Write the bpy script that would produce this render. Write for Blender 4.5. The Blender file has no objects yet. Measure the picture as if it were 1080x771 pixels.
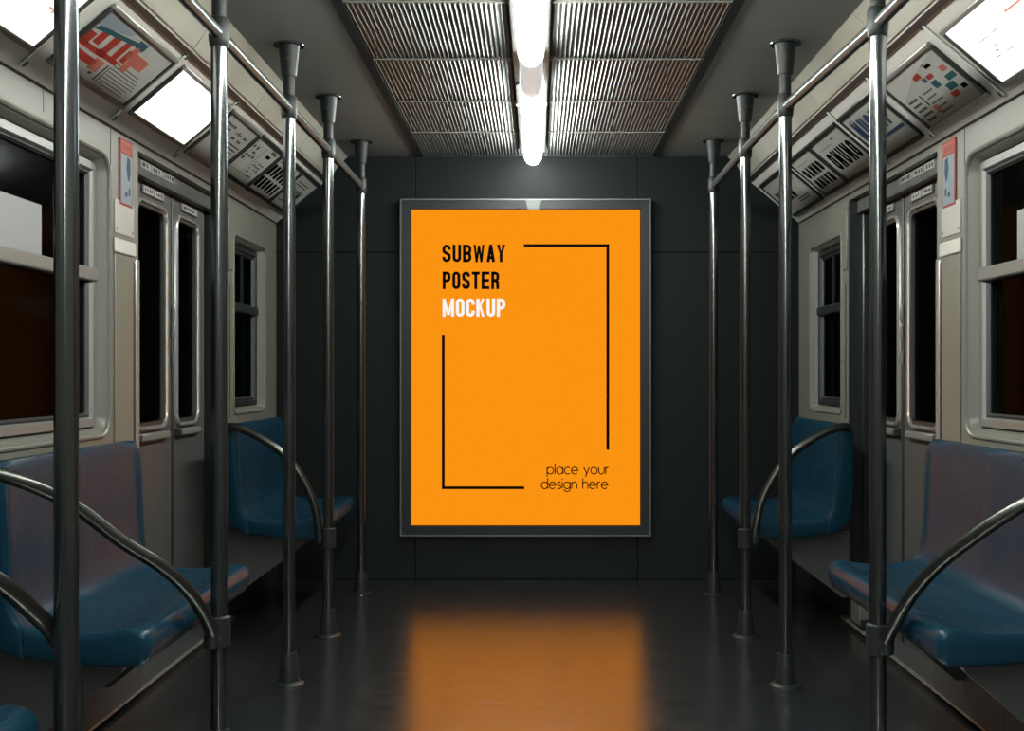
import bpy, math, random
from mathutils import Vector
from mathutils.geometry import tessellate_polygon
random.seed(7)
COL = bpy.context.scene.collection
PI = math.pi
# ------------------------------------------------------------------ materials
K = .42     # the paints and metals of this car are dark; the tube lights are strong
def srgb(r, g, b):
    f = lambda c: (c/12.92 if c <= .04045 else ((c+.055)/1.055)**2.4)
    return (f(r/255), f(g/255), f(b/255), 1)
def mat(name, col, rough=.5, metal=0., spec=.5, coat=0., bump=0., bscale=60., vary=0., vscale=4., stretch=(1,1,1), emit=None, estr=0., trans=0., ior=1.5, rvar=0., tint=None):
    if emit is None and not trans: col = tuple(c*K for c in col[:3])+(1,)
    m = bpy.data.materials.new(name); m.use_nodes = True
    nt = m.node_tree; b = nt.nodes['Principled BSDF']
    b.inputs['Base Color'].default_value = col
    b.inputs['Roughness'].default_value = rough
    b.inputs['Metallic'].default_value = metal
    b.inputs['Specular IOR Level'].default_value = spec
    b.inputs['Coat Weight'].default_value = coat
    b.inputs['Coat Roughness'].default_value = .08
    b.inputs['Transmission Weight'].default_value = trans
    b.inputs['IOR'].default_value = ior
    if tint is None and metal >= .5: tint = (.42, .46, .48, 1)
    if tint: b.inputs['Specular Tint'].default_value = tint
    if emit is not None:
        b.inputs['Emission Color'].default_value = emit
        b.inputs['Emission Strength'].default_value = estr
    if bump or vary or rvar:
        tc = nt.nodes.new('ShaderNodeTexCoord'); mp = nt.nodes.new('ShaderNodeMapping')
        mp.inputs['Scale'].default_value = stretch
        nt.links.new(tc.outputs['Object'], mp.inputs['Vector'])
    if bump:
        n = nt.nodes.new('ShaderNodeTexNoise'); n.inputs['Scale'].default_value = bscale; n.inputs['Detail'].default_value = 3
        nt.links.new(mp.outputs[0], n.inputs['Vector'])
        bp = nt.nodes.new('ShaderNodeBump'); bp.inputs['Strength'].default_value = bump; bp.inputs['Distance'].default_value = .002
        nt.links.new(n.outputs[0], bp.inputs['Height']); nt.links.new(bp.outputs[0], b.inputs['Normal'])
    if vary or rvar:
        n2 = nt.nodes.new('ShaderNodeTexNoise'); n2.inputs['Scale'].default_value = vscale; n2.inputs['Detail'].default_value = 5
        nt.links.new(mp.outputs[0], n2.inputs['Vector'])
    if vary:
        mx = nt.nodes.new('ShaderNodeMix'); mx.data_type = 'RGBA'
        mx.inputs[6].default_value = tuple(c*(1-vary) for c in col[:3])+(1,)
        mx.inputs[7].default_value = tuple(min(1, c*(1+vary)) for c in col[:3])+(1,)
        nt.links.new(n2.outputs[0], mx.inputs[0]); nt.links.new(mx.outputs[2], b.inputs['Base Color'])
    if rvar:
        mr = nt.nodes.new('ShaderNodeMapRange')
        mr.inputs[1].default_value = .3; mr.inputs[2].default_value = .7
        mr.inputs[3].default_value = max(.02, rough-rvar); mr.inputs[4].default_value = rough+rvar
        nt.links.new(n2.outputs[0], mr.inputs[0]); nt.links.new(mr.outputs[0], b.inputs['Roughness'])
    return m
M = {}
M['beige'] = mat('cream fibreglass', (.172, .175, .145, 1), .38, spec=.3, vary=.08, vscale=3, rvar=.06)
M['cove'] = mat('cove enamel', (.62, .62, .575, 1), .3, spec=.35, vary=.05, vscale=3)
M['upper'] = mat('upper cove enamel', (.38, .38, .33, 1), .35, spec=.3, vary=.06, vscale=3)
M['ceil'] = mat('ceiling enamel', (.30, .315, .295, 1), .36, metal=.0, spec=.4, vary=.05, rvar=.04)
M['rib'] = mat('ribbed aluminium', (.27, .28, .275, 1), .40, metal=.5, vary=.08)
M['ceilframe'] = mat('ceiling frame', (.09, .10, .098, 1), .35, metal=.6)
M['backwall'] = mat('end wall laminate', (.0105, .0145, .0155, 1), .5, spec=.08, vary=.10, vscale=2, bump=.05, bscale=200)
M['kick'] = mat('dark kick panel', (.012, .015, .016, 1), .5, spec=.2, vary=.15)
M['kick2'] = mat('grey heater cover', (.06, .064, .062, 1), .5, spec=.25, vary=.2, vscale=6)
M['floor'] = mat('dark rubber floor', (.008, .011, .012, 1), .20, spec=1.0, bump=.12, bscale=120, stretch=(1, 4, 1), vary=.25, vscale=10, ior=2.4, rvar=.03)
M['blue'] = mat('blue moulded plastic', (.0060, .034, .060, 1), .28, spec=.4, ior=1.24, tint=(.7, .9, 1, 1), vary=.06, vscale=5, rvar=.04)
M['steel'] = mat('polished pole steel', (.20, .215, .215, 1), .17, metal=.94)
M['darksteel'] = mat('grey socket metal', (.018, .023, .023, 1), .45, metal=.2, spec=.2)
M['railsteel'] = mat('handrail steel', (.30, .32, .32, 1), .27, metal=.75)
M['arm'] = mat('satin armrest tube', (.11, .115, .105, 1), .28, metal=.9)
M['chrome'] = mat('chrome trim', (.60, .60, .57, 1), .24, metal=.65)
M['alu'] = mat('pale aluminium', (.34, .34, .32, 1), .32, metal=.45, spec=.3, tint=(.4, .44, .46, 1))
M['door'] = mat('brushed door steel', (.17, .172, .165, 1), .36, metal=.5, vary=.1, vscale=3, bump=.04, bscale=80, stretch=(1, 8, 1))
M['header'] = mat('scratched header steel', (.18, .185, .175, 1), .3, metal=.5, vary=.6, vscale=14)
M['jamb'] = mat('dark jamb paint', (.02, .027, .026, 1), .35, metal=.3)
M['black'] = mat('black rubber', (.004, .005, .005, 1), .5)
M['ink'] = mat('black ink', (.004, .004, .004, 1), .7, spec=.0)
M['greyink'] = mat('grey ink', (.045, .048, .048, 1), .6, spec=.1)
M['midink'] = mat('pale grey ink', (.105, .108, .106, 1), .6, spec=.1)
M['redink'] = mat('red ink', (.30, .028, .018, 1), .5, spec=.1)
M['paleink'] = mat('salmon ink', (.42, .12, .085, 1), .5, spec=.1)
M['blueink'] = mat('blue ink', (.015, .045, .095, 1), .5, spec=.1)
M['tealink'] = mat('teal ink', (.01, .075, .09, 1), .5, spec=.1)
M['paper'] = mat('poster paper', (.37, .38, .35, 1), .35, spec=.2)
M['paper2'] = mat('white plate', (.42, .42, .40, 1), .35)
M['bluepaper'] = mat('grey blue paper', (.20, .25, .28, 1), .35, spec=.2)
M['frame'] = mat('grey ad frame', (.04, .05, .05, 1), .35, metal=.5)
M['pframe'] = mat('poster frame anthracite', (.018, .023, .025, 1), .4, spec=.2)
M['rim'] = mat('poster rim silver', (.20, .215, .215, 1), .35, metal=.5)
def coated_glass():      # dark anti-glare pane: clear tinted body with a faint even sheen
    m = bpy.data.materials.new('tinted glass'); m.use_nodes = True; nt = m.node_tree; nt.nodes.clear()
    o = nt.nodes.new('ShaderNodeOutputMaterial'); mx = nt.nodes.new('ShaderNodeMixShader'); mx.inputs[0].default_value = .009
    t = nt.nodes.new('ShaderNodeBsdfTransparent'); t.inputs[0].default_value = (.45, .52, .52, 1)
    g = nt.nodes.new('ShaderNodeBsdfGlossy'); g.inputs['Roughness'].default_value = .12
    nt.links.new(t.outputs[0], mx.inputs[1]); nt.links.new(g.outputs[0], mx.inputs[2]); nt.links.new(mx.outputs[0], o.inputs[0])
    return m
M['glass'] = coated_glass()
M['tube'] = mat('lit diffuser', (.8, .8, .78, 1), .4, emit=(.97, 1, .93, 1), estr=128.)
M['dimtube'] = mat('frosted joiner cover', (.62, .62, .62, 1), .4, emit=(1, 1, .98, 1), estr=.42)
M['litA'] = mat('backlit ad sheet', (.7, .7, .67, 1), .3, emit=(1, .975, .90, 1), estr=3.)
M['orange'] = mat('backlit orange poster', (.0, .0, .0, 1), .4, spec=0., emit=srgb(251, 147, 18), estr=1.0)
M['whiteink'] = mat('backlit white lettering', (.0, .0, .0, 1), .5, spec=0., emit=(1, 1, .95, 1), estr=.93)
M['reflection'] = mat('painted pane reflection', (.30, .31, .31, 1), .5, spec=.2)  # pale colour stands in for a reflection in the window glass
M['litink'] = mat('backlit grey print', (0, 0, 0, 1), .5, spec=0., emit=(1, .99, .94, 1), estr=.62)
M['litsalmon'] = mat('backlit salmon print', (0, 0, 0, 1), .5, spec=0., emit=(1, .52, .36, 1), estr=.8)
M['litdark'] = mat('backlit dark print', (0, 0, 0, 1), .5, spec=0., emit=(1, 1, .98, 1), estr=.12)
M['tunnel'] = mat('tunnel wall concrete', (.02, .024, .024, 1), .9, spec=0., vary=.3)

# ------------------------------------------------------------------ mesh builder
class MB:
    def __init__(s): s.v = []; s.f = []
    def add(s, vs, fs):
        o = len(s.v); s.v += [tuple(p) for p in vs]; s.f += [tuple(i+o for i in f) for f in fs]; return s
    def loft(s, loops, closed=True, cap0=False, cap1=False):
        n = len(loops[0]); vs = [p for l in loops for p in l]; fs = []
        for a in range(len(loops)-1):
            for i in range(n if closed else n-1):
                j = (i+1) % n
                fs.append((a*n+i, a*n+j, (a+1)*n+j, (a+1)*n+i))
        if cap0: fs.append(tuple(range(n))[::-1])
        if cap1: fs.append(tuple((len(loops)-1)*n+i for i in range(n)))
        return s.add(vs, fs)
    def box(s, a0, a1, b0, b1, c0, c1, T=None, bev=0.):
        T = T or (lambda x, y, z: (x, y, z))
        if bev:
            loops = []
            for (c, ins) in ((c0, bev), (c0+bev, 0), (c1-bev, 0), (c1, bev)):
                l = []
                for (qa, qb, da, db) in ((a0, b0, 1, 1), (a1, b0, -1, 1), (a1, b1, -1, -1), (a0, b1, 1, -1)):
                    o = ins
                    if (da, db) in ((1, 1), (-1, -1)):
                        l.append(T(qa+da*o, qb+db*(o+bev), c)); l.append(T(qa+da*(o+bev), qb+db*o, c))
                    else:
                        l.append(T(qa+da*(o+bev), qb+db*o, c)); l.append(T(qa+da*o, qb+db*(o+bev), c))
                loops.append(l)
            return s.loft(loops, cap0=True, cap1=True)
        vs = [T(a, b, c) for c in (c0, c1) for (a, b) in ((a0, b0), (a1, b0), (a1, b1), (a0, b1))]
        return s.add(vs, [(3, 2, 1, 0), (4, 5, 6, 7), (0, 1, 5, 4), (1, 2, 6, 5), (2, 3, 7, 6), (3, 0, 4, 7)])
    def tube(s, pts, r, n=16, caps=True):
        pts = [Vector(p) for p in pts]; rs = r if isinstance(r, (list, tuple)) else [r]*len(pts)
        loops = []; up = None
        for i, p in enumerate(pts):
            t = (pts[min(i+1, len(pts)-1)]-pts[max(i-1, 0)]).normalized()
            if up is None:
                up = Vector((0, 0, 1)) if abs(t.z) < .9 else Vector((1, 0, 0))
            a = t.cross(up).normalized(); b = a.cross(t).normalized(); up = b
            loops.append([p+rs[i]*(math.cos(2*PI*k/n)*a+math.sin(2*PI*k/n)*b) for k in range(n)])
        return s.loft(loops, cap0=caps, cap1=caps)
    def lathe(s, x, y, prof, n=24):
        return s.loft([[(x+r*math.cos(2*PI*k/n), y+r*math.sin(2*PI*k/n), z) for k in range(n)] for (r, z) in prof], cap0=True, cap1=True)
    def build(s, name, m, parent=None, smooth=35, loc=None):
        me = bpy.data.meshes.new(name)
        me.from_pydata(s.v, [], s.f); me.validate()
        import bmesh
        bm = bmesh.new(); bm.from_mesh(me); bmesh.ops.remove_doubles(bm, verts=bm.verts, dist=1e-5)
        bmesh.ops.recalc_face_normals(bm, faces=bm.faces); bm.to_mesh(me); bm.free()
        me.materials.append(m)
        if smooth:
            me.shade_smooth(); me.set_sharp_from_angle(angle=math.radians(smooth))
        o = bpy.data.objects.new(name, me); COL.objects.link(o)
        if parent is not None:
            o.parent = parent; o.matrix_parent_inverse = mat_inv(parent)
        return o
def mat_inv(p):      # meshes are laid out in world space; a thing's Empty only carries its own offset
    from mathutils import Matrix
    return Matrix.Translation(-p.location) if p.type == 'EMPTY' else Matrix.Identity(4)
def thing(name, label, cat, loc=(0, 0, 0), group=None):
    o = bpy.data.objects.new(name, None); COL.objects.link(o); o.location = loc
    o.empty_display_size = .05
    o['label'] = label; o['category'] = cat
    if group: o['group'] = group
    return o
def tag(o, label, cat, group=None):
    o['label'] = label; o['category'] = cat
    if group: o['group'] = group
    return o
def struct(o): o['kind'] = 'structure'; return o
def box(name, m, a, parent=None, T=None, bev=0.):
    return MB().box(*a, T=T, bev=bev).build(name, m, parent)

# ------------------------------------------------------------------ dimensions
W = 1.295; D = 5.637; HC = 2.095; Y0 = -3.2
CZ0, CZ1, CX1 = 1.765, 1.978, 1.043
def wallT(s):      # (along y, up, into the room) on the side wall s
    return lambda u, v, w: (s*(W-w), u, v)
_l = math.hypot(W-CX1, CZ1-CZ0); dX, dZ = -(W-CX1)/_l, (CZ1-CZ0)/_l; nX, nZ = -dZ, dX
def coveT(s):      # (along y, up the slope, into the room)
    return lambda u, v, w: (s*(W+dX*v+nX*w), u, CZ0+dZ*v+nZ*w)
def rr(u0, u1, v0, v1, r, ins=0., seg=6):
    u0 += ins; u1 -= ins; v0 += ins; v1 -= ins; r = max(r-ins, .002); out = []
    for (cu, cv, a0) in ((u1-r, v1-r, 0), (u0+r, v1-r, 90), (u0+r, v0+r, 180), (u1-r, v0+r, 270)):
        for k in range(seg+1):
            a = math.radians(a0+90*k/seg); out.append((cu+r*math.cos(a), cv+r*math.sin(a)))
    return out
def rings(mb, rect, r, prof, T, cap=False):
    mb.loft([[T(u, v, w) for (u, v) in rr(*rect, r, ins)] for (ins, w) in prof], cap1=cap); return mb
def holed(mb, outer, holes, T, w=0., back=None):
    loops = [outer]+holes
    tris = tessellate_polygon([[Vector((u, v, 0)) for (u, v) in l] for l in loops])
    flat = [p for l in loops for p in l]
    mb.add([T(u, v, w) for (u, v) in flat], tris)
    if back is not None:
        mb.add([T(u, v, back) for (u, v) in flat], tris)
        for l in loops: mb.loft([[T(u, v, w) for (u, v) in l], [T(u, v, back) for (u, v) in l]])
    return mb

# ------------------------------------------------------------------ stroke lettering
def arc(cx, cy, rx, ry, a0, a1, n=12):
    return [(cx+rx*math.cos(math.radians(a0+(a1-a0)*k/n)), cy+ry*math.sin(math.radians(a0+(a1-a0)*k/n))) for k in range(n+1)]
def caps(h, sw, wd):
    """condensed capitals as centre-line strokes in a box wd x h, stroke width sw"""
    k = sw/2; x0, x1, y0, y1 = k, wd-k, k, h-k; xm, ym = (x0+x1)/2, (y0+y1)/2; R = (x1-x0)/2
    U = [(x0, h)]+arc(xm, y0+R, R, R, 180, 360)+[(x1, h)]
    O = arc(xm, y0+R, R, R, 180, 360)+arc(xm, y1-R, R, R, 0, 180)+[(x0, y0+R)]
    S = [(x1, y1-R-.06*h)]+arc(xm, y1-R, R, R, 0, 180)+[(x0, y1-R-.05*h)]+[(x0+.1*R, ym+.09*h), (x1-.1*R, ym-.09*h)]+[(x1, y0+R+.05*h)]+arc(xm, y0+R, R, R, 0, -180)+[(x0, y0+R+.06*h)]
    C = [(x1, y1-R-.1*h)]+arc(xm, y1-R, R, R, 0, 180)+arc(xm, y0+R, R, R, 180, 360)+[(x1, y0+R+.1*h)]
    r2 = (y1-ym)/2; q = min(r2, R)
    def bowl(a, b):
        return [(x0, b)]+[(x1-q, b)]+arc(x1-q, b-q, q, q, 90, 0, 6)+arc(x1-q, a+q, q, q, 0, -90, 6)+[(x0, a)]
    return {
     'S': [S], 'U': [U], 'O': [O], 'C': [C], 'G': [C+[(x1, ym), (xm, ym)]],
     'B': [[(x0, 0), (x0, h)], bowl(ym, y1), bowl(y0, ym)],
     'P': [[(x0, 0), (x0, h)], bowl(ym-.02*h, y1)],
     'R': [[(x0, 0), (x0, h)], bowl(ym, y1), [(x0+R, ym), (x1-.1*R, ym-.1*h), (x1, 0)]],
     'T': [[(0, y1), (wd, y1)], [(xm, 0), (xm, h)]],
     'E': [[(x0, 0), (x0, h)], [(x0, y1), (wd, y1)], [(x0, ym), (wd-.02*h, ym)], [(x0, y0), (wd, y0)]],
     'A': [[(x0, 0), (xm, h)], [(xm, h), (x1, 0)], [(x0+.3*R, .25*h), (x1-.3*R, .25*h)]],
     'Y': [[(x0, h), (xm, .42*h), (x1, h)], [(xm, .45*h), (xm, 0)]],
     'K': [[(x0, 0), (x0, h)], [(x1, h), (x0+.2*R, .42*h)], [(x0+.8*R, .6*h), (x1, 0)]],
     'N': [[(x0, 0), (x0, h)], [(x0, h), (x1, 0)], [(x1, 0), (x1, h)]],
     'M': [[(x0, 0), (x0, h)], [(x0, h), (xm, .1*h)], [(xm, .1*h), (x1, h)], [(x1, h), (x1, 0)]],
     'W': [[(x0, h), (x0+.45*R, 0)], [(x0+.45*R, 0), (xm, h*.95)], [(xm, h*.95), (x1-.45*R, 0)], [(x1-.45*R, 0), (x1, h)]],
     'I': [[(x0, 0), (x0, h)]],
    }
def thin():
    c = arc(.5, .5, .5, .5, 0, 360, 24)
    return {'o': (1, [c]), 'p': (1, [c, [(0, 1), (0, -.42)]]), 'd': (1, [c, [(1, 0), (1, 1.55)]]), 'a': (1, [c, [(1, 0), (1, 1)]]),
     'c': (.85, [arc(.5, .5, .5, .5, 48, 312, 20)]), 'e': (1, [[(0, .5), (1, .5)]+arc(.5, .5, .5, .5, 0, 318, 22)]),
     'g': (1, [c, [(1, 1), (1, 0)]+arc(.5, .0, .5, .42, 0, -165, 12)]), 'l': (0, [[(0, 0), (0, 1.55)]]),
     'i': (0, [[(0, 0), (0, 1)], [(0, 1.3), (0, 1.5)]]), 'y': (.85, [[(0, 1), (.45, .05)], [(.85, 1), (.25, -.42)]]),
     'u': (.85, [[(0, 1)]+arc(.425, .42, .425, .42, 180, 360, 12)+[(.85, 1)]]),
     'n': (.8, [[(0, 0), (0, 1)], [(0, .58)]+arc(.4, .58, .4, .42, 180, 0, 12)+[(.8, 0)]]),
     'h': (.8, [[(0, 0), (0, 1.55)], [(0, .58)]+arc(.4, .58, .4, .42, 180, 0, 12)+[(.8, 0)]]),
     'r': (.4, [[(0, 0), (0, 1)], [(0, .55)]+arc(.38, .6, .38, .4, 180, 80, 8)]),
     's': (.55, [arc(.28, .74, .26, .26, 30, 270, 10)+arc(.28, .25, .28, .25, 90, -150, 10)[1:]]), ' ': (.45, [])}
def ribbon(mb, pts, w, T, z):
    q = [pts[0]]
    for p in pts[1:]:
        if math.dist(p, q[-1]) > 1e-3*w: q.append(p)
    pts = q
    n = len(pts); closed = n > 3 and math.dist(pts[0], pts[-1]) < 1e-6
    L, R = [], []
    for i, p in enumerate(pts):
        a = pts[i-1] if i > 0 else (pts[-2] if closed else None); b = pts[i+1] if i < n-1 else (pts[1] if closed else None)
        d1 = Vector((p[0]-a[0], p[1]-a[1])).normalized() if a else None
        d2 = Vector((b[0]-p[0], b[1]-p[1])).normalized() if b else None
        if d1 is None: d1 = d2
        if d2 is None: d2 = d1
        n1 = Vector((-d1.y, d1.x)); n2 = Vector((-d2.y, d2.x)); m = n1+n2
        if m.length < 1e-4: m = n1
        m = m.normalized(); k = min(1/max(m.dot(n1), .4), 2)
        L.append(T(p[0]+m.x*k*w/2, p[1]+m.y*k*w/2, z)); R.append(T(p[0]-m.x*k*w/2, p[1]-m.y*k*w/2, z))
    mb.add(L+R, [(i, i+1, n+i+1, n+i) for i in range(n-1)])
def write_caps(mb, txt, x, y, h, sw, wd, gap, T, z, wide=1.45):
    for ch in txt:
        w = wd*(wide if ch in 'MW' else 1.0)
        if ch == 'I': w = sw
        if ch != ' ':
            for st in caps(h, sw, w)[ch]:
                diag = len(st) == 2 and abs(st[0][0]-st[1][0]) > 1e-6 and abs(st[0][1]-st[1][1]) > .2*h
                ribbon(mb, [(x+a, y+b) for a, b in st], sw*(.72 if diag and ch in 'MWNK' else 1), T, z)
        x += w+gap
    return x-gap
def rect(mb, u0, u1, v0, v1, T, z): mb.add([T(u0, v0, z), T(u1, v0, z), T(u1, v1, z), T(u0, v1, z)], [(0, 1, 2, 3)])

# ------------------------------------------------------------------ floor, ceiling, end walls
struct(box('floor', M['floor'], (-W-.12, W+.12, Y0, D+.05, -.06, 0)))
cl = MB()
cl.box(-W-.1, -.60, Y0, D+.02, HC, HC+.06); cl.box(.60, W+.1, Y0, D+.02, HC, HC+.06); cl.box(-.60, .60, Y0, D+.02, HC+.022, HC+.06)
ceil = struct(cl.build('ceiling', M['ceil']))
fr = MB()
for s in (-1, 1):
    fr.box(s*.60, s*.565, Y0, D, HC-.003, HC+.022)
fr.box(-.565, .565, D-.012, D, HC-.002, HC+.022)
fr.build('panel_frame', M['ceilframe'], ceil)
for s in (-1, 1):   # slim seam across the smooth side panels
    for y in (3.55, 5.07):
        pass
bw = MB()
zs = [0, 1.62, HC]; xs = [-W-.1, -.605, .495, W+.1]
for i in range(3):
    for j in range(2):
        bw.box(xs[i]+.0015, xs[i+1]-.0015, zs[j]+.0015, zs[j+1]-.0015, 0, .04, T=lambda a, b, c: (a, D+.04-c, b), bev=.0015)
bw.box(-W-.1, W+.1, D+.02, D+.05, 0, HC)
struct(bw.build('wall_back', M['backwall'], smooth=0))
struct(box('wall_front', M['beige'], (-W-.1, W+.1, Y0-.05, Y0, 0, HC)))

# ribbed ceiling grilles
bays = [-3.2, -2.2, -1.3, -.3, .7, 1.55, 2.42, 3.3, 3.9, 4.5, 5.07, 5.622]
rows = {10: 'nearest the end wall', 9: 'second row from the end wall', 8: 'third row from the end wall', 7: 'fourth row, at the top of the photo'}
LX = -.022
for i in range(len(bays)-1):
    for s in (-1, 1):
        x0, x1 = (-.565, LX-.064) if s < 0 else (LX+.064, .565)
        n = int(round((x1-x0)/.0150)); m = MB(); top = []
        for k in range(n*6+1):
            x = x0+(x1-x0)*k/(n*6); top.append((x, HC+.004+.0042*math.cos(2*PI*k/6)))
        poly = top+[(x1, HC+.018), (x0, HC+.018)]
        m.loft([[(x, y, z) for x, z in poly] for y in (bays[i]+.006, bays[i+1]-.006)], cap0=True, cap1=True)
        side = 'left' if s < 0 else 'right'
        if i >= 7:
            o = thing('ceiling_grille', 'ribbed ceiling grille %s of the lights, %s' % (side, rows[i]), 'ceiling panel', ((x0+x1)/2, (bays[i]+bays[i+1])/2, HC), 'ribbed grilles along the ceiling')
            m.build('ribbed_sheet', M['rib'], o, smooth=0)
            e = MB(); e.box(x0, x1, bays[i]-.004, bays[i]+.005, HC-.004, HC+.018)
            e.build('edge_strip', M['alu'], o)
        else:
            m.build('ribbed_sheet', M['rib'], ceil, smooth=0)

# fluorescent strip
def fixture(y0, y1, joints, label, mm, clips=()):
    o = thing('fluorescent_light', label, 'ceiling light', (LX, (y0+y1)/2, HC), 'fluorescent lights in the ceiling strip')
    h = MB(); h.box(LX-.060, LX-.040, y0, y1, HC-.028, HC+.02, bev=.003); h.box(LX+.040, LX+.060, y0, y1, HC-.020, HC+.02, bev=.003); h.box(LX-.042, LX+.042, y0, y1, HC-.004, HC+.02)
    h.build('housing', M['ceilframe'], o)
    def sec(y, k=1.): return [(LX+.042*k*math.cos(PI+PI*t/16), y, HC-.030+.050*k*math.sin(PI+PI*t/16)) for t in range(17)]+[(LX+.042*k, y, HC-.008), (LX-.042*k, y, HC-.008)]
    d = MB(); d.loft([sec(y0+.001, .93), sec(y0+.012), sec(y1-.02), sec(y1-.006, .92), sec(y1-.001, .7)], cap0=True, cap1=True)
    d.build('diffuser', mm, o)
    for y in joints:
        r = MB(); r.loft([sec(y-.003, 1.0), sec(y-.003, 1.04), sec(y+.003, 1.04), sec(y+.003, 1.0)]); r.build('clamp_ring', M['darksteel'], o)
    for y in clips:
        for s in (-1, 1):
            box('clip', M['alu'], (LX+s*.038, LX+s*.060, y-.012, y+.012, HC-.032, HC-.012), o, bev=.002)
    return o
fixture(4.135, 5.460, (4.14, 4.66), 'lit white tube light in the ceiling nearest the end wall', M['tube'], (4.45,))
fixture(-3.1, 3.725, (3.18, 3.72), 'lit white tube light in the ceiling cut by the top of the photo', M['tube'])  # unseen stretch behind the camera is lengthened to add frontal fill
jo = MB()
def sec(y, k=1.): return [(LX+.040*k*math.cos(PI+PI*t/16), y, HC-.030+.048*k*math.sin(PI+PI*t/16)) for t in range(17)]
jo.loft([sec(3.727), sec(4.133)])
jo.loft([sec(3.727, .95), sec(4.133, .95)])
j = thing('light_joiner_cover', 'dim grey translucent cover joining the two lit ceiling tubes', 'light cover', (LX, 4.0, HC))
jo.build('cover', M['dimtube'], j)
h = MB(); h.box(LX-.060, LX-.040, 3.727, 4.133, HC-.020, HC+.02); h.box(LX+.040, LX+.060, 3.727, 4.133, HC-.020, HC+.02); h.box(LX-.042, LX+.042, 3.727, 4.133, HC-.004, HC+.02)
h.build('housing', M['ceilframe'], j)

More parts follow.
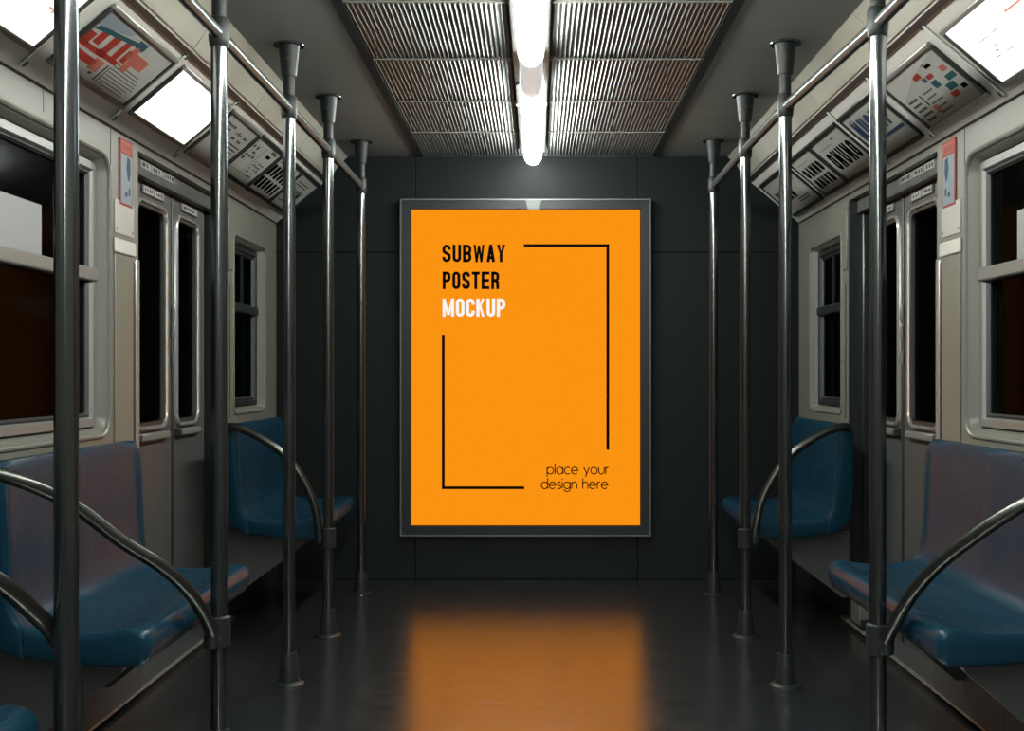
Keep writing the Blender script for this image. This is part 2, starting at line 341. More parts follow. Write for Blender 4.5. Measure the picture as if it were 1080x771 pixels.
# ------------------------------------------------------------------ side walls
DO0, DO1, DZ = 3.686, 4.73, 1.738        # door opening
WIN = {'big': (1.90, 3.44, .832, 1.672, .055), 'small': (4.845, 5.40, .85, 1.612, .022)}
wn = 0; dn = 0
for s in (-1, 1):
    side = 'left' if s < 0 else 'right'; T = wallT(s)
    w = MB()
    outer = [(Y0, 0), (DO0, 0), (DO0, DZ), (DO1, DZ), (DO1, 0), (D, 0), (D, CZ0+.02), (Y0, CZ0+.02)]
    holes = [rr(*WIN[k][:4], WIN[k][4]) for k in ('big', 'small')]
    holed(w, outer, holes, T, 0, -.11)
    w.box(Y0, D, CZ0+.02, HC, -.11, -.10, T=T)
    wall = struct(w.build('wall_'+side, M['beige']))
    # raised bead round each recess
    for k in ('big', 'small'):
        a = WIN[k]; b = MB()
        rings(b, a[:4], a[4]+.008, [(-.010, 0), (-.007, .005), (-.001, .006), (.004, .002), (.006, -.006)], T)
        b.build('window_bead', M['beige'], wall)
    # vertical wall seam, dark slit, joints
    sl = MB(); sl.box(4.775, 4.787, .83, 1.40, -.001, .0015, T=T); sl.box(3.448, 3.449, 1.42, CZ0, -.001, .0015, T=T)
    sl.box(2.98, 2.982, 1.70, CZ0, -.001, .001, T=T)
    sl.build('seam', M['black'], wall)
    jm = MB(); jm.box(DO1-.016, DO1, .015, DZ-.001, -.11, .002, T=T); jm.box(DO1-.045, DO1-.016, .015, 1.68, -.11, -.045, T=T, bev=.004)
    jm.build('door_jamb', M['jamb'], wall)
    jm = MB(); jm.box(DO0-.030, DO0+.002, .0, 1.385, -.06, .006, T=T, bev=.003)
    jm.build('door_edge_strip', M['chrome'], wall)
    jm = MB(); jm.box(DO0-.052, DO0-.032, .0, 1.37, -.001, .004, T=T); jm.build('rubber_seal', M['black'], wall)
    # outer skin of the car beyond the door pocket
    struct(MB().box(Y0, D, -.05, HC, -.30, -.28, T=T).build('wall_tunnel_'+side, M['tunnel']))
    # baseboards
    bb = MB(); bb.box(DO1, D, 0, .165, 0, .012, T=T, bev=.002); bb.box(Y0, 3.60, 0, .165, 0, .012, T=T, bev=.002)
    struct(bb.build('baseboard_'+side, M['kick']))
    # door sill
    si = MB(); si.box(3.60, DO1+.0, 0, .014, -.11, .038, T=T, bev=.003)
    struct(si.build('trim_%d' % (3 if s < 0 else 4), M['kick2']))
    # windows
    for k in ('big', 'small'):
        wn += 1; a = WIN[k]
        win = MB()
        rings(win, a[:4], a[4], [(.004, -.003), (.012, -.012), (.022, -.046), (.034, -.046)], T)
        root = struct(win.build('window_%d' % wn, M['beige']))
        f = MB(); fm = M['alu'] if k == 'big' else M['frame']; fw = .03 if k == 'big' else .026
        rings(f, a[:4], a[4]-.01, [(.024, -.070), (.024, -.034), (.027, -.030), (.024+fw-.006, -.030), (.024+fw, -.040), (.024+fw, -.070)], T)
        f.build('window_frame', fm, root)
        g = MB(); rings(g, a[:4], a[4]-.01, [(.024+fw, -.048), (.024+fw, -.040), (.030+fw, -.038), (.036+fw, -.048)], T); g.build('rubber_seal', M['black'], root)
        r = MB(); r.box(a[0]+.026, a[1]-.026, 1.292, 1.33, -.066, -.022, T=T, bev=.004); r.build('sash_rail', fm, root)
        p = MB(); p.box(a[0]+.04, a[1]-.04, a[2]+.04, a[3]-.04, -.058, -.054, T=T); p.build('pane', M['glass'], root)
        if k == 'small':
            q = MB(); q.box(5.155, 5.170, 1.33, a[3]-.045, -.054, -.044, T=T); q.build('reflection_bar', M['frame'], root)  # upright bar stands in for a reflection in the upper pane
    # door leaves
    for (u0, u1, g0, g1, lab) in ((3.70, 4.238, 3.84, 4.178, 'a'), (4.252, 4.655, 4.272, 4.560, 'b')):
        dn += 1; d = MB()
        holed(d, [(u0, .012), (u1, .012), (u1, 1.73), (u0, 1.73)], [rr(g0+.01, g1-.01, .825, 1.615, .05)], T, -.070, -.10)
        root = struct(d.build('door_%d' % dn, M['door']))
        f = MB(); rings(f, (g0, g1, .815, 1.625), .06, [(.0, -.070), (.002, -.062), (.008, -.057), (.016, -.058), (.019, -.066), (.021, -.084)], T)
        f.build('window_frame', M['chrome'], root)
        f = MB(); rings(f, (g0, g1, .815, 1.625), .06, [(.019, -.064), (.030, -.066), (.033, -.084)], T); f.build('rubber_seal', M['black'], root)
        p = MB(); p.box(g0+.015, g1-.015, .83, 1.61, -.082, -.078, T=T); p.build('pane', M['glass'], root)
        hb = MB(); hb.box(g0+.015, g1-.008, .782, .808, -.070, -.048, T=T, bev=.005); hd = hb.build('handle', M['alu'], root)
        e = MB(); e.box(g0+.002 if lab == 'b' else g0+.0, (g0+.022), .780, .810, -.070, -.044, T=T, bev=.003); e.build('handle_end', M['black'], hd)
        # label plates above the window
        pl = MB(); q0 = g0+.075 if lab == 'a' else g0+.07; q1 = g1-.035 if lab == 'a' else g1-.015
        pl.box(q0, q1, 1.638, 1.672, -.070, -.064, T=T, bev=.002); lp = pl.build('label_holder', M['black'], root)
        t = MB(); mid = (q0+q1)/2
        if lab == 'a': t.box(q0+.01, mid-.006, 1.643, 1.667, -.065, -.0625, T=T); t.box(mid+.006, q1-.01, 1.643, 1.667, -.065, -.0625, T=T)
        else: t.box(q0+.01, q1-.01, 1.643, 1.667, -.065, -.0625, T=T)
        t.build('label', M['paper2'], lp)
        t = MB()
        x = q0+.02
        while x < q1-.03:
            if abs(x+.006-mid) > .016 or lab == 'b': t.box(x, x+random.uniform(.006, .012), 1.648+random.uniform(0, .004), 1.662-random.uniform(0, .004), -.0626, -.062, T=T)
            x += .017
        t.build('lettering', M['ink'], lp)
        # centre gasket and a screw
        if lab == 'a': box('rubber_edge', M['black'], (4.236, 4.254, .012, 1.70, -.10, -.064), root, T=T, bev=.003)
        if lab == 'a':
            e = MB()
            for zz in (1.15, 1.22, 1.05): e.box(4.230, 4.238, zz, zz+.05, -.066, -.055, T=T, bev=.002)
            e.build('edge_catch', M['chrome'], root)
    # header over the doors
    hd = thing('door_header', 'scratched steel strip with pale tags above the %s side doors' % side, 'door header', (s*W, 4.2, 1.69), 'steel headers over the side doors')
    b = MB(); b.box(DO0-.03, DO1, 1.684, 1.737, -.069, -.03, T=T, bev=.003); b.build('strip', M['header'], hd)
    b = MB(); b.box(DO0, DO1-.01, 1.680, 1.685, -.066, -.028, T=T); b.build('lower_lip', M['black'], hd)
    for (q0, q1) in ((3.80, 3.89), (3.905, 4.01), (4.03, 4.15)):
        b = MB(); b.box(q0, q1, 1.707, 1.732, -.03, -.0285, T=T); tg = b.build('tag', M['paper'], hd)
        l = MB(); x = q0+.012
        while x < q1-.02:
            l.box(x, x+.012, 1.713, 1.726, -.0286, -.0278, T=T); x += random.choice((.016, .024))
        l.build('lettering', M['greyink'], tg)
    # route sign on the wall by the doors
    sg = thing('route_sign', 'tall narrow red-edged sign with a blue map above a white plate, %s wall' % side, 'sign', (s*W, 3.57, 1.6), 'route signs by the side doors')
    b = MB(); b.box(3.475, 3.640, 1.448, 1.552, 0, .004, T=T, bev=.001); b.build('lower_plate', M['paper2'], sg)
    b = MB(); b.box(3.515, 3.625, 1.54, 1.748, 0, .005, T=T, bev=.001); bp = b.build('border', M['redink'], sg)
    b = MB(); b.box(3.522, 3.618, 1.706, 1.742, .004, .006, T=T); b.build('title_strip', M['paleink'], sg)
    b = MB(); b.box(3.522, 3.618, 1.547, 1.700, .004, .006, T=T); b.build('map_sheet', M['bluepaper'], sg)
    b = MB(); pts = [(3.575, 1.697), (3.600, 1.690), (3.603, 1.65), (3.592, 1.62), (3.578, 1.625), (3.566, 1.66)]
    b.add([T(u, v, .0064) for u, v in pts], [tuple(range(6))]); rect(b, 3.555, 3.575, 1.57, 1.585, T, .0064); rect(b, 3.585, 3.60, 1.575, 1.60, T, .0064)
    b.build('map_shape', M['blueink'], sg)
    b = MB(); write_caps(b, 'UNGN', 3.53, 1.712, .02, .004, .014, .006, T, .0064); b.build('lettering', M['redink'], sg)
    b = MB()
    for (u, v) in ((3.49, 1.462), (3.625, 1.462)):
        b = MB(); b.add([T(u+.006*math.cos(a*PI/4), v+.006*math.sin(a*PI/4), .0045) for a in range(8)], [tuple(range(8))]); b.build('screw', M['black'], sg)
    pk = thing('pocket_cover', 'cream cover panel with a lipped top edge below the %s route sign' % side, 'cover panel', (s*W, 3.55, 1.0), 'cover panels below the route signs')
    b = MB(); b.box(3.475, 3.632, .40, 1.385, 0, .005, T=T, bev=.002); b.build('sheet', M['beige'], pk)
    b = MB(); b.box(3.470, 3.645, 1.388, 1.432, 0, .009, T=T, bev=.003); b.build('top_cap', M['cove'], pk)
    ap = thing('access_panel', 'small upright cream access panel between the %s doors and small window' % side, 'access panel', (s*W, 4.78, 1.6), 'access panels beside the small windows')
    b = MB(); b.box(4.747, 4.825, 1.452, 1.712, 0, .002, T=T); b.build('gap', M['kick2'], ap)
    b = MB(); b.box(4.750, 4.822, 1.455, 1.709, 0, .005, T=T, bev=.002); b.build('cover', M['beige'], ap)
    # heater cover under the near bench
    hc = thing('heater_cover', 'grey sheet metal heater cover along the floor under the near %s bench' % side, 'heater cover', (s*W, 2.6, 0), 'heater covers under the benches')
    b = MB(); b.box(.9, 3.60, .012, .362, .012, .045, T=T, bev=.004); b.build('cover', M['kick2'], hc)
    b = MB(); b.box(.9, 4.60, .015, .024, .0385, .050, T=T, bev=.002); b.build('bottom_trim', M['chrome'], hc)
    for y in (1.5, 2.3, 3.05):
        b = MB(); b.box(y, y+.003, .02, .36, .0445, .046, T=T); b.build('joint', M['black'], hc)

    # -------------------------------------------------------------- cove
    C = coveT(s); sl = _l
    c = MB()
    poly = [(W, CZ0), (CX1, CZ1), (CX1-.012, CZ1+.012), (.992, HC-.03), (.955, HC+.001), (W+.02, HC+.001), (W+.02, CZ0)]
    c.loft([[(s*x, y, z) for x, z in poly] for y in (Y0, D-.001)], cap0=True, cap1=True)
    cove = struct(c.build('trim_%d' % (1 if s < 0 else 2), M['cove']))
    c = MB()
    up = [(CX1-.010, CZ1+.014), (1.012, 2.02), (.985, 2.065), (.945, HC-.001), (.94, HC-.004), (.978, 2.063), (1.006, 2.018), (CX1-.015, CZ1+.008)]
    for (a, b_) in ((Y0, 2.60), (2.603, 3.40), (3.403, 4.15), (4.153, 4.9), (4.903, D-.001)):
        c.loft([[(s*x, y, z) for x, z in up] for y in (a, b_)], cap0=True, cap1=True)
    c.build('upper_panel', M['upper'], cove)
    c = MB(); c.box(Y0, D-.001, -.004, .004, -.004, .004, T=C); c.box(Y0, D-.001, sl-.012, sl+.006, -.003, .0075, T=C)
    c.build('gap_strip', M['black'], cove)  # black strips draw the gap shadow along the cove joints
    divs = [2.81, 3.405, 3.985] if s < 0 else [3.115, 3.655, 4.14]
    for y in divs:
        c = MB(); c.box(y-.012, y+.012, .02, sl-.012, 0, .008, T=C, bev=.003); dv = c.build('divider', M['cove'], cove)
        for v in (.022, sl-.026):
            e = MB(); e.box(y-.006, y+.006, v, v+.02, .006, .0095, T=C, bev=.003); e.build('slot', M['black'], dv)

# ------------------------------------------------------------------ ad panels on the coves
def ad(s, y0, y1, v0, v1, style, label, art, sheet='paper'):
    C0 = coveT(s)
    # reading direction: near -> far on the left side, far -> near on the right side
    if s < 0: T = lambda a, b, w: C0(y0+a, v0+b, w)
    else: T = lambda a, b, w: C0(y1-a, v0+b, w)
    Wd, H = y1-y0, v1-v0; p = T(Wd/2, 0, 0)
    o = thing('advert_panel', label, 'advert', p, 'advert panels along the sloping coves')
    fm = {'lit': M['frame'], 'chrome': M['alu'], 'grey': M['frame']}[style]
    bwid = .016; ew = .009 if style == 'grey' else .013
    for (c0, c1) in ((0, bwid), (H-bwid, H)):
        f = MB(); f.box(0, Wd, c0, c1, 0, .014, T=T, bev=.003); f.build('rail', fm if style != 'lit' else M['alu'], o)
    for (c0, c1) in ((0, ew), (Wd-ew, Wd)):
        f = MB(); f.box(c0, c1, bwid, H-bwid, 0, .012, T=T, bev=.002); f.build('side_strip', M['black'] if style != 'grey' else M['frame'], o)
    b = MB(); b.box(ew, Wd-ew, bwid, H-bwid, 0, .006, T=T); sh = b.build('sheet', M['litA'] if style == 'lit' else M[sheet], o)
    aw, ah = Wd-2*ew, H-2*bwid
    TT = lambda a, b, w: T(ew+a*aw, bwid+b*ah, .0062+w)
    for (mname, fn) in art:
        b = MB(); fn(b, TT, aw, ah); b.build('lettering', M[mname], sh, smooth=0)
    return o
def lines(rows, x0, x1, hh=.012, jit=.2):
    def fn(b, T, aw, ah):
        for y in rows: rect(b, x0, x1-random.uniform(0, jit)*(x1-x0), y, y+hh, T, .0002)
    return fn
def rects(lst):
    def fn(b, T, aw, ah):
        for r in lst: rect(b, *r, T, .0003)
    return fn
def word(txt, x0, y0, x1, h, sw=.22, slant=0.):
    def fn(b, T, aw, ah):
        hh = h*ah; n = len(txt); tot = (x1-x0)*aw; wd = tot/n*.78; gap = tot/n*.22
        write_caps(b, txt, x0*aw, y0*ah, hh, wd*sw*1.25, wd, gap, lambda a, c, z: T((a+slant*(c-y0*ah))/aw, c/ah, z), .0004, wide=1.)
    return fn
def poly(pts_list):
    def fn(b, T, aw, ah):
        for pts in pts_list: b.add([T(a, c, .0005) for a, c in pts], [tuple(range(len(pts)))])
    return fn
def glyphs(x0, x1, y0, y1, n, m, seed, fillp=.8):
    def fn(b, T, aw, ah):
        R = random.Random(seed)
        for j in range(m):
            for i in range(n):
                if R.random() > fillp: continue
                a = x0+(x1-x0)*i/n; c = y0+(y1-y0)*j/m
                rect(b, a, a+(x1-x0)/n*R.uniform(.4, .95), c, c+(y1-y0)/m*R.uniform(.4, .7), T, .0004)
    return fn
vb, vt = .2*_l, .89*_l
ad(-1, 2.18, 2.785, vb, vt, 'lit', 'glowing white advert panel in the upper left corner of the photo', [('litink', lines((.25, .32, .39), .66, .88, .014)), ('litsalmon', rects([(.84, .93, .50, .54), (.88, .90, .46, .60)]))])
ad(-1, 2.875, 3.385, vb, vt, 'chrome', 'left advert panel with big red block lettering beside the glowing one', [
  ('bluepaper', poly([[(0, .72), (.0, 1), (.42, 1), (.36, .86)], ])),
  ('tealink', poly([[(.02, .66), (.05, .74), (.62, .92), (.60, .84)]])),
  ('blueink', rects([(.50, .62, .80, .93)])),
  ('redink', rects([(.02, .10, .42, .62), (.02, .34, .38, .46), (.12, .20, .50, .80), (.26, .34, .44, .80), (.24, .52, .40, .48), (.40, .47, .48, .84), (.50, .57, .50, .72), (.06, .34, .20, .32)])),
  ('paleink', rects([(.52, .60, .60, .90), (.58, .80, .54, .74), (.58, .66, .40, .56), (.30, .42, .16, .36)])),
  ('midink', lines([.06+.055*i for i in range(8)], .52, .95, .018)),
  ('greyink', rects([(.36, .40, .10, .14), (.46, .48, .05, .36), (.50, .512, .05, .36)]))])
ad(-1, 3.445, 3.965, vb, vt, 'lit', 'glowing white advert panel on the left cove between two printed ones', [('litink', lines((.44, .54), .25, .6, .014))])
ad(-1, 4.015, 4.415, .17*_l, .89*_l, 'chrome', 'left advert panel with dark smudged heading, just beyond the glowing one', [
  ('greyink', glyphs(.04, .4, .70, .90, 5, 2, 3)), ('greyink', lines([.12, .2, .28, .36, .44, .52], .55, .95, .03)), ('greyink', glyphs(.5, .9, .62, .85, 6, 2, 8))])
ad(-1, 4.425, 4.805, .2*_l, .89*_l, 'grey', 'left advert panel with two columns of fine grey print', [
  ('greyink', glyphs(.08, .45, .20, .86, 3, 6, 5, .6)), ('greyink', rects([(.10, .45, .16, .17), (.47, .485, .08, .9), (.70, .90, .86, .94)])), ('ink', rects([(.66, .82, .72, .80)])), ('greyink', glyphs(.55, .9, .15, .6, 5, 5, 9, .7))])
ad(-1, 4.82, 5.21, .2*_l, .89*_l, 'grey', 'left advert panel with crowded bold black lettering', [
  ('ink', word('NUNGNM', .05, .46, .95, .32, .42)), ('ink', word('MNUGNW', .05, .10, .95, .30, .42)), ('greyink', glyphs(.1, .5, .85, .94, 5, 1, 3))])
ad(-1, 5.225, 5.60, .2*_l, .89*_l, 'grey', 'left advert panel nearest the end wall, half in shade', [
  ('ink', word('NGUN', .12, .30, .80, .30, .3)), ('greyink', lines([.15, .7, .78], .15, .8, .03))])
vb, vt = .13*_l, .83*_l
ad(1, 2.44, 3.065, vb, vt, 'lit', 'glowing white advert panel in the upper right corner of the photo', [
  ('litsalmon', rects([(.48, .80, .72, .76)])), ('litink', lines((.44, .38, .32), .04, .14, .014)),
  ('litdark', rects([(.14, .24, .61, .63), (.13, .138, .34, .61), (.28, .34, .62, .64), (.14, .20, .31, .33), (.24, .32, .31, .33), (.36, .368, .36, .58), (.20, .26, .46, .48), (.18, .21, .38, .41)]))])
ad(1, 3.160, 3.620, vb, vt, 'chrome', 'right advert panel with teal and orange picture squares', [
  ('paper2', poly([[(0, .55), (0, 1), (1.0, 1), (.85, .92), (.45, .80), (.2, .66)]])),
  ('tealink', rects([(.58, .68, .45, .58), (.70, .84, .30, .42), (.80, .95, .44, .54), (.52, .58, .62, .70)])),
  ('redink', rects([(.44, .56, .72, .82), (.60, .70, .62, .70), (.66, .78, .18, .28)])), ('paleink', rects([(.84, .93, .60, .70), (.30, .38, .12, .26)])),
  ('ink', rects([(.70, .80, .78, .84), (.60, .72, .86, .90), (.86, .94, .22, .30), (.28, .30, .30, .52), (.24, .34, .74, .78)])),
  ('greyink', lines([.08, .18, .28, .38, .48], .06, .26, .04)), ('midink', lines([.08, .18, .28, .38, .48], .34, .55, .03))])
ad(1, 3.700, 4.118, vb, vt, 'grey', 'right advert panel with slanted blue lettering behind the steel pole', [
  ('blueink', word('NUGMP', .06, .42, .92, .42, .36, .12)), ('blueink', rects([(.35, .95, .26, .33)])), ('greyink', glyphs(.1, .3, .86, .92, 3, 1, 4))])
ad(1, 4.165, 4.580, vb, vt, 'grey', 'right advert panel with one row of tall black letters', [
  ('ink', word('GNUNG', .10, .22, .95, .46, .34)), ('greyink', rects([(.1, .5, .78, .79), (.6, .68, .84, .88)]))])
ad(1, 4.600, 4.945, vb, vt, 'grey', 'right advert panel with two stacked rows of black letters', [
  ('ink', word('GANNG', .08, .44, .92, .28, .36)), ('ink', word('NMUWM', .10, .12, .90, .26, .36)), ('greyink', rects([(.1, .6, .82, .83)]))])
ad(1, 5.000, 5.56, vb, vt, 'grey', 'right advert panel nearest the end wall, dim in the corner', [
  ('ink', word('UWMN', .10, .3, .62, .36, .34)), ('greyink', lines([.15, .22, .7], .5, .9, .03))])

# ------------------------------------------------------------------ pale sheets painted as reflections in the big windows
for s, a, b_, lb in ((-1, 2.45, 3.085, 'blank pale sheet painting a reflection in the upper pane of the left window'), (1, 2.6, 3.19, 'blank pale sheet painting a reflection in the upper pane of the right window')):
    o = box('reflection_sheet', M['reflection'], (a, b_, 1.331, 1.472, -.0535, -.050), T=wallT(s)); tag(o, lb, 'reflection', 'painted reflections in the side windows')

# ------------------------------------------------------------------ poster light box on the end wall
PY = D-.045
def px(x): return (x-567)*PY/1200
def pz(y): return 1.01+(396-y)*PY/1200
def PT(a, b, w): return (a, PY-w, b)
F0, F1, G0, G1 = px(421.5), px(687), pz(566), pz(209.5)
S0, S1, R0, R1 = px(434), px(675), pz(554), pz(221)
po = thing('poster_light_box', 'large backlit orange poster in a dark grey frame on the end wall', 'poster', ((F0+F1)/2, D, G0))
b = MB(); rings(b, (F0, F1, G0, G1), .006, [(0, -.045), (0, .002), (.003, .005), (.008, .005), (.010, .001)], PT); b.build('rim', M['rim'], po)
b = MB(); rings(b, (F0, F1, G0, G1), .006, [(.009, -.002), (.012, .003), (.050, .002), (.054, -.008)], PT)
b.box(F0+.005, F1-.005, G0+.005, G1-.005, -.044, -.012, T=PT); b.build('frame', M['pframe'], po)
b = MB(); b.box(S0, S1, R0, R1, -.02, -.001, T=PT); sh = b.build('poster_sheet', M['orange'], po)
b = MB(); vs = [(px(554), pz(211)), (px(571), pz(211)), (px(569), pz(221)), (px(557), pz(221))]
b.loft([[PT(a, c, w) for a, c in vs] for w in (.002, .008)], cap0=True, cap1=True); b.build('clip', M['ceilframe'], po)
def P2(a, b, w): return PT(px(a), pz(b), w)      # poster print laid out at its real place
def ptext(txt, x0, x1, ytop, ybot, m):
    h = ybot-ytop; sw = h*.172
    n = sum(1.36 if c in 'MW' else 1. for c in txt); gap = h*.095
    wd = ((x1-x0)-gap*(len(txt)-1))/n
    b = MB(); write_caps(b, txt, 0, 0, h, sw, wd, gap, lambda a, c, w: P2(x0+a, ybot-c, w), .001, wide=1.36)
    b.build('lettering', m, sh, smooth=0)
ptext('SUBWAY', 466.5, 533, 258, 276.5, M['ink'])
ptext('POSTER', 466.8, 526.5, 286.5, 305, M['ink'])
ptext('MOCKUP', 466.8, 533, 315, 334, M['whiteink'])
b = MB()
for r in ((552.5, 642.5, 257.5, 260.5), (639.5, 642.5, 257.5, 474.5), (466, 469, 353, 516), (466, 553, 513, 516)):
    b.add([P2(r[0], r[2], .001), P2(r[1], r[2], .001), P2(r[1], r[3], .001), P2(r[0], r[3], .001)], [(0, 1, 2, 3)])
b.build('bracket_lines', M['ink'], sh, smooth=0)
def pthin(txt, x0, x1, base, xh):
    tf = thin(); sp = .24
    tot = sum(tf[c][0] for c in txt)+sp*(len(txt)-1)+.0
    k = (x1-x0)/tot/xh; b = MB(); x = 0
    for c in txt:
        for st in tf[c][1]: ribbon(b, [(x0+(x+p)*xh*k, q*xh) for p, q in st], 1.15, lambda a, c2, w: P2(a, base-c2, w), .001)
        x += tf[c][0]+sp
    b.build('lettering', M['ink'], sh, smooth=0)
pthin('place your', 577, 641.5, 500, 7.2)
pthin('design here', 571, 641, 515.5, 7.2)

# ------------------------------------------------------------------ benches
def bench(s, y0, y1, front, label):
    o = thing('bench_seat', label, 'bench', (s*W, (y0+y1)/2, 0), 'blue moulded benches along the side walls')
    k = (1.13-front)/(1.13-.85)
    fx = lambda x: 1.13-(1.13-x)*k
    back = [(1.13, .452), (1.150, .466), (1.163, .49), (1.170, .53), (1.174, .60), (1.178, .70), (1.182, .78), (1.187, .805), (1.198, .817), (1.215, .818), (1.232, .808), (1.240, .785), (1.244, .65), (1.244, .52), (1.238, .47), (1.215, .425), (1.18, .398), (1.13, .385)]
    seat = [(fx(x), z) for x, z in [(1.13, .385), (1.05, .372), (.95, .366), (.885, .366), (.866, .372), (.855, .386), (.850, .405), (.852, .428), (.861, .443), (.878, .449), (.900, .446), (.94, .437), (1.0, .432), (1.06, .434), (1.10, .441), (1.13, .452)]]
    L = y1-y0
    def sw(sec, isback, mb):
        cx = sum(p[0] for p in sec)/len(sec); cz = sum(p[1] for p in sec)/len(sec)
        st = [(0, .014), (.003, .006), (.010, .001), (.016, 0)]+[(q, 0) for q in [.03, .045, .06]+[.06+(L-.12)*i/20 for i in range(1, 20)]+[L-.06, L-.045, L-.03]]+[(L-.016, 0), (L-.010, .001), (L-.003, .006), (L, .014)]
        loops = []
        for (t, ins) in st:
            e = min(t, L-t); rim = max(0, 1-e/.05); rim = rim*rim*(3-2*rim)
            ph = (t/L*2) % 1; dish = math.sin(PI*min(max((e-.03)/(L/2-.03), 0), 1))**.7 if e > .03 else 0
            l = []
            for i, (x, z) in enumerate(sec):
                if isback:
                    top = i <= 7
                    if top and 0 < i: x += .005*dish*min(1, (z-.46)/.1) if z > .46 else 0
                    if top and 0 < i < 7: x -= .008*rim
                else:
                    top = i >= 9
                    if 9 < i < 15: z += -.008*dish*(math.sin(PI*(i-9)/6)) + .008*rim*(1 if i < 14 else .5)
                dx, dz = x-cx, z-cz
                # inset towards the local spine of the shell
                if ins:
                    if isback: tx, tz = 1.212, min(max(z, .47), .79)
                    else: tx, tz = min(max(x, fx(.885)), 1.2), .405
                    v = Vector((tx-x, tz-z)); v = v.normalized()*min(ins, v.length) if v.length > 1e-5 else v
                    x += v.x; z += v.y
                l.append((s*x, y0+t, z))
            loops.append(l)
        mb.loft(loops, cap0=True, cap1=True)
    m1 = MB(); sw(back, True, m1); m1.build('backrest', M['blue'], o, smooth=50)
    m2 = MB(); sw(seat, False, m2); m2.build('seat', M['blue'], o, smooth=50)
    for y in (y0+.10, y1-.14):
        b = MB(); T = lambda a, b_, c: (s*b_, a, c)
        sec = [(1.2495, .12), (1.22, .12), (front+.10, .33), (front+.08, .367), (1.2495, .39)]
        b.loft([[(s*x, yy, z) for x, z in sec] for yy in (y, y+.035)], cap0=True, cap1=True); b.build('bracket', M['kick2'], o)
    # wall mounting rail
    b = MB(); b.box(y0+.25, y1-.10, .56, .60, 0, W-1.243, T=wallT(s)); b.build('mounting_rail', M['kick2'], o)
    return o
bench(-1, 2.50, 3.385, .853, 'blue moulded bench at left between the big window and the doors')
bench(1, 2.50, 3.46, .88, 'blue moulded bench at right between the big window and the doors')
bench(-1, 4.46, 5.30, .845, 'blue moulded bench at left under the small window, by the end wall')
bench(1, 4.46, 5.27, .845, 'blue moulded bench at right under the small window, by the end wall')
bench(-1, 1.00, 1.94, .845, 'blue bench whose corner shows in the lower left of the photo')

# ------------------------------------------------------------------ poles, rails, armrests
def smooth_path(p, n=8):
    p = [Vector(q) for q in p]; out = []
    for i in range(len(p)-1):
        a = p[max(i-1, 0)]; b = p[i]; c = p[i+1]; d = p[min(i+2, len(p)-1)]
        for k in range(n):
            t = k/n
            out.append(.5*((2*b)+(-a+c)*t+(2*a-5*b+4*c-d)*t*t+(-a+3*b-3*c+d)*t**3))
    out.append(p[-1]); return out
RZ = 1.885
def pole(x, y, label, railx=None):
    o = thing('grab_pole', label, 'pole', (x, y, 0), 'steel grab poles down both sides of the aisle')
    b = MB(); b.lathe(x, y, [(.0205, .05), (.0205, RZ+.02)], 28); b.build('pole', M['steel'], o)
    b = MB(); b.lathe(x, y, [(.0185, RZ+.02), (.0185, HC-.09)], 24); b.build('upper_pole', M['darksteel'], o)
    b = MB(); b.lathe(x, y, [(.050, .0), (.050, .003), (.044, .007), (.034, .010), (.0325, .02), (.0255, .10), (.024, .104), (.021, .105)], 28); bs = b.build('floor_socket', M['darksteel'], o)
    b = MB(); b.lathe(x, y, [(.052, .0), (.052, .002), (.047, .0045), (.034, .006)], 28); b.build('flange', M['steel'], bs)
    b = MB(); b.tube([(x, y-.031+.002, .055), (x, y-.034, .055)], .0045, 10); b.build('screw', M['black'], bs)
    b = MB(); b.lathe(x, y, [(.021, HC-.106), (.0235, HC-.104), (.025, HC-.098), (.0345, HC-.010), (.036, HC-.006), (.036, HC-.001)], 28); cs = b.build('ceiling_socket', M['darksteel'], o)
    b = MB(); b.lathe(x, y, [(.036, HC-.007), (.050, HC-.006), (.051, HC-.003), (.050, HC-.0005)], 28); b.build('flange', M['steel'], cs)
    b = MB(); b.tube([(x, y-.028, HC-.052), (x, y-.033, HC-.052)], .0045, 10); b.build('screw', M['black'], cs)
    b = MB(); b.lathe(x, y, [(.0215, RZ-.034), (.0245, RZ-.030), (.0265, RZ-.01), (.0265, RZ+.030), (.0235, RZ+.040), (.0195, RZ+.042)], 28)
    b.build('rail_joint', M['darksteel'], o)
PL = [(-.817, 5.27, 'steel pole at left nearest the end wall'), (-.813, 4.42, 'steel pole at left, second from the end wall, by the far bench armrest'), (-.815, 3.73, 'steel pole at left standing alone before the side doors'), (-.817, 2.918, 'steel pole at left rising beside the near bench front edge'), (-.817, 1.972, 'thick dark blurred steel pole nearest the camera, at the left of the photo')]
PR = [(.812, 5.25, 'steel pole at right nearest the end wall'), (.803, 4.40, 'steel pole at right, second from the end wall, by the far bench armrest'), (.808, 3.71, 'steel pole at right standing alone before the side doors'), (.846, 2.83, 'steel pole at right with armrest clamp beside the near bench')]
for q in PL+PR: pole(*q)
for (lst, s, ends) in ((PL, -1, None), (PR, 1, None)):
    pts = [(s*.817, -1.0, RZ)]+[(x, y, RZ) for x, y, _ in lst[::-1]]
    side = 'left' if s < 0 else 'right'
    if s > 0: pts[0] = (.85, -1.0, RZ)
    o = thing('handrail', 'long overhead steel handrail linking the %s row of poles' % side, 'handrail', (s*.82, 3, RZ), 'overhead handrails')
    path = []
    for a, b_ in zip(pts[:-1], pts[1:]):
        b = MB(); d = (Vector(b_)-Vector(a)); e = Vector(b_)-d.normalized()*.027; st = Vector(a)+d.normalized()*(.027 if a[1] > 0 else 0)
        b.tube([st, e], .0165, 20); b.build('rail', M['railsteel'], o)

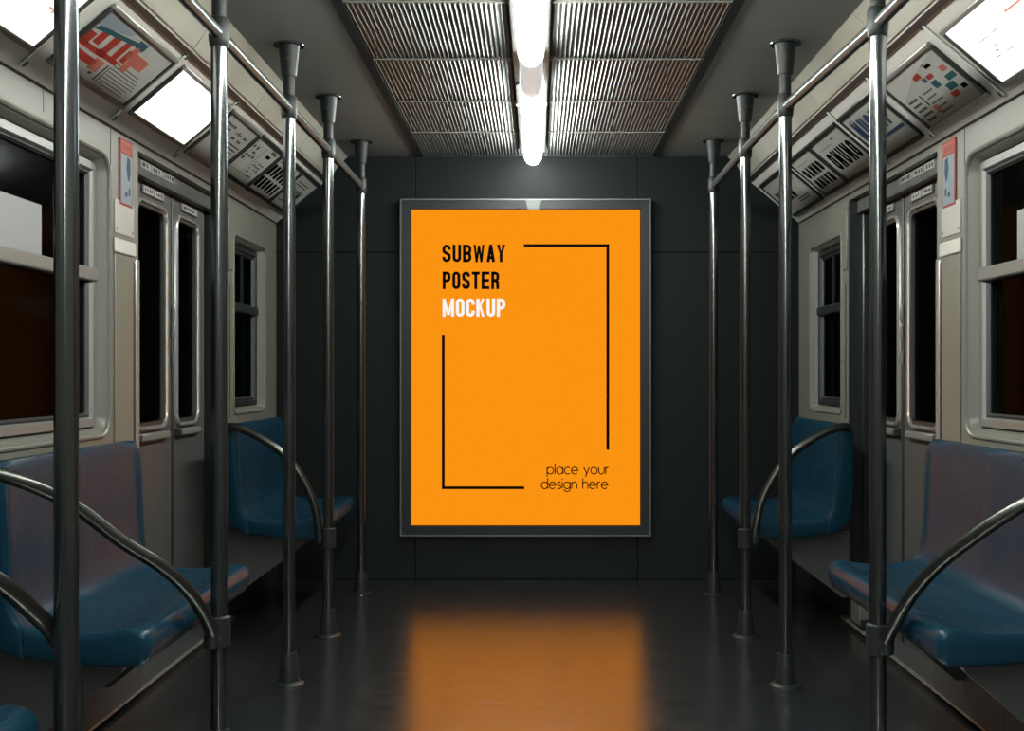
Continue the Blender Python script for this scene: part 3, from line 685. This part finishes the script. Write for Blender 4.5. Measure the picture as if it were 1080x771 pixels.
def armrest(pts, label, clampz, polexy):
    pts = smooth_path(pts, 8)
    o = thing('armrest', label, 'armrest', pts[0], 'curved tube armrests at the benches')
    b = MB(); b.tube(pts, .0155, 16); b.build('tube', M['arm'], o)
    x, y = polexy
    b = MB(); b.loft([[(x+r*math.cos(PI*k/12), y+r*math.sin(PI*k/12), z) for k in range(24)] for r, z in [(.0207, clampz-.045), (.0285, clampz-.042), (.0285, clampz+.030), (.0207, clampz+.034), (.0207, clampz-.045)]])
    q = Vector(pts[0]); c = Vector((x, y, clampz-.02)); dd = Vector((q.x-x, q.y-y, 0)).normalized()
    b.tube([c+dd*.0285, c+dd*.036, q+Vector((0, 0, -.022)), q+Vector((0, 0, .004))], [.015, .018, .019, .0185], 14)
    b.build('clamp', M['darksteel'], o)
    if abs(pts[-1].x) < 1.23: return
    b = MB(); e = Vector(pts[-1]); dirw = Vector((1 if e.x > 0 else -1, 0, 0))
    b.tube([e-dirw*.002, e+dirw*(W-abs(e.x)-.0)], [.0145, .0145], 14); b.tube([Vector(e)+dirw*(W-abs(e.x)-.008), Vector(e)+dirw*(W-abs(e.x))], .03, 16)
    b.build('wall_mount', M['arm'], o)
armrest([(-.846, 4.420, .385), (-.853, 4.420, .44), (-.875, 4.42, .53), (-.93, 4.42, .635), (-1.0, 4.42, .715), (-1.09, 4.42, .775), (-1.165, 4.425, .806), (-1.205, 4.442, .810), (-1.215, 4.468, .803)], 'curved tube armrest at the near end of the far left bench', .385, PL[1][:2])
armrest([(.838, 4.40, .385), (.848, 4.405, .44), (.872, 4.415, .53), (.93, 4.42, .635), (1.0, 4.42, .715), (1.09, 4.42, .775), (1.165, 4.425, .806), (1.205, 4.442, .810), (1.215, 4.468, .803)], 'curved tube armrest at the near end of the far right bench', .385, PR[1][:2])
armrest([(-.822, 2.865, .355), (-.816, 2.80, .41), (-.826, 2.70, .495), (-.873, 2.645, .565), (-.947, 2.59, .633), (-1.03, 2.53, .72), (-1.10, 2.46, .775), (-1.18, 2.42, .81), (-1.24, 2.40, .82)], 'curved tube armrest sweeping across the near left bench', .36, PL[3][:2])
armrest([(.852, 2.78, .36), (.855, 2.73, .41), (.863, 2.66, .48), (.88, 2.61, .535), (.914, 2.55, .60), (.97, 2.48, .672), (1.03, 2.44, .727), (1.12, 2.42, .785), (1.19, 2.41, .81), (1.24, 2.40, .82)], 'curved tube armrest sweeping across the near right bench', .36, PR[3][:2])
armrest([(-.822, 2.012, .36), (-.824, 2.03, .42), (-.832, 2.03, .49), (-.846, 1.99, .559), (-.860, 1.93, .613), (-.885, 1.86, .675), (-.95, 1.80, .735), (-1.06, 1.76, .80), (-1.17, 1.74, .845), (-1.24, 1.74, .86)], 'curved tube armrest crossing the lower left corner of the photo', .34, PL[4][:2])

# small floor box by the right doors
o = thing('junction_box', 'small beige junction box on the floor edge below the right side doors', 'junction box', (W, 4.55, .014))
b = MB(); b.box(4.47, 4.60, .022, .118, -.05, .030, T=wallT(1), bev=.004); b.build('case', M['beige'], o)
b = MB(); b.box(4.455, 4.47, .022, .05, -.02, .028, T=wallT(1)); b.build('cable_gland', M['black'], o)

# ------------------------------------------------------------------ world, camera
w = bpy.data.worlds.new('World'); bpy.context.scene.world = w; w.use_nodes = True
w.node_tree.nodes['Background'].inputs[0].default_value = (.5, .6, .62, 1)
w.node_tree.nodes['Background'].inputs[1].default_value = .004
cd = bpy.data.cameras.new('Camera'); cam = bpy.data.objects.new('Camera', cd); COL.objects.link(cam)
cam.location = (0, 0, 1.01); cam.rotation_euler = (PI/2, 0, 0)
cd.sensor_width = 36; cd.sensor_fit = 'HORIZONTAL'; cd.lens = 40.0
cd.shift_x = -27/1080; cd.shift_y = 10.5/1080; cd.clip_start = .02
bpy.context.scene.camera = cam
sc = bpy.context.scene
sc.view_settings.view_transform = 'Standard'; sc.view_settings.look = 'None'
sc.view_settings.gamma = 1; sc.view_settings.exposure = 0; sc.view_settings.use_curve_mapping = False
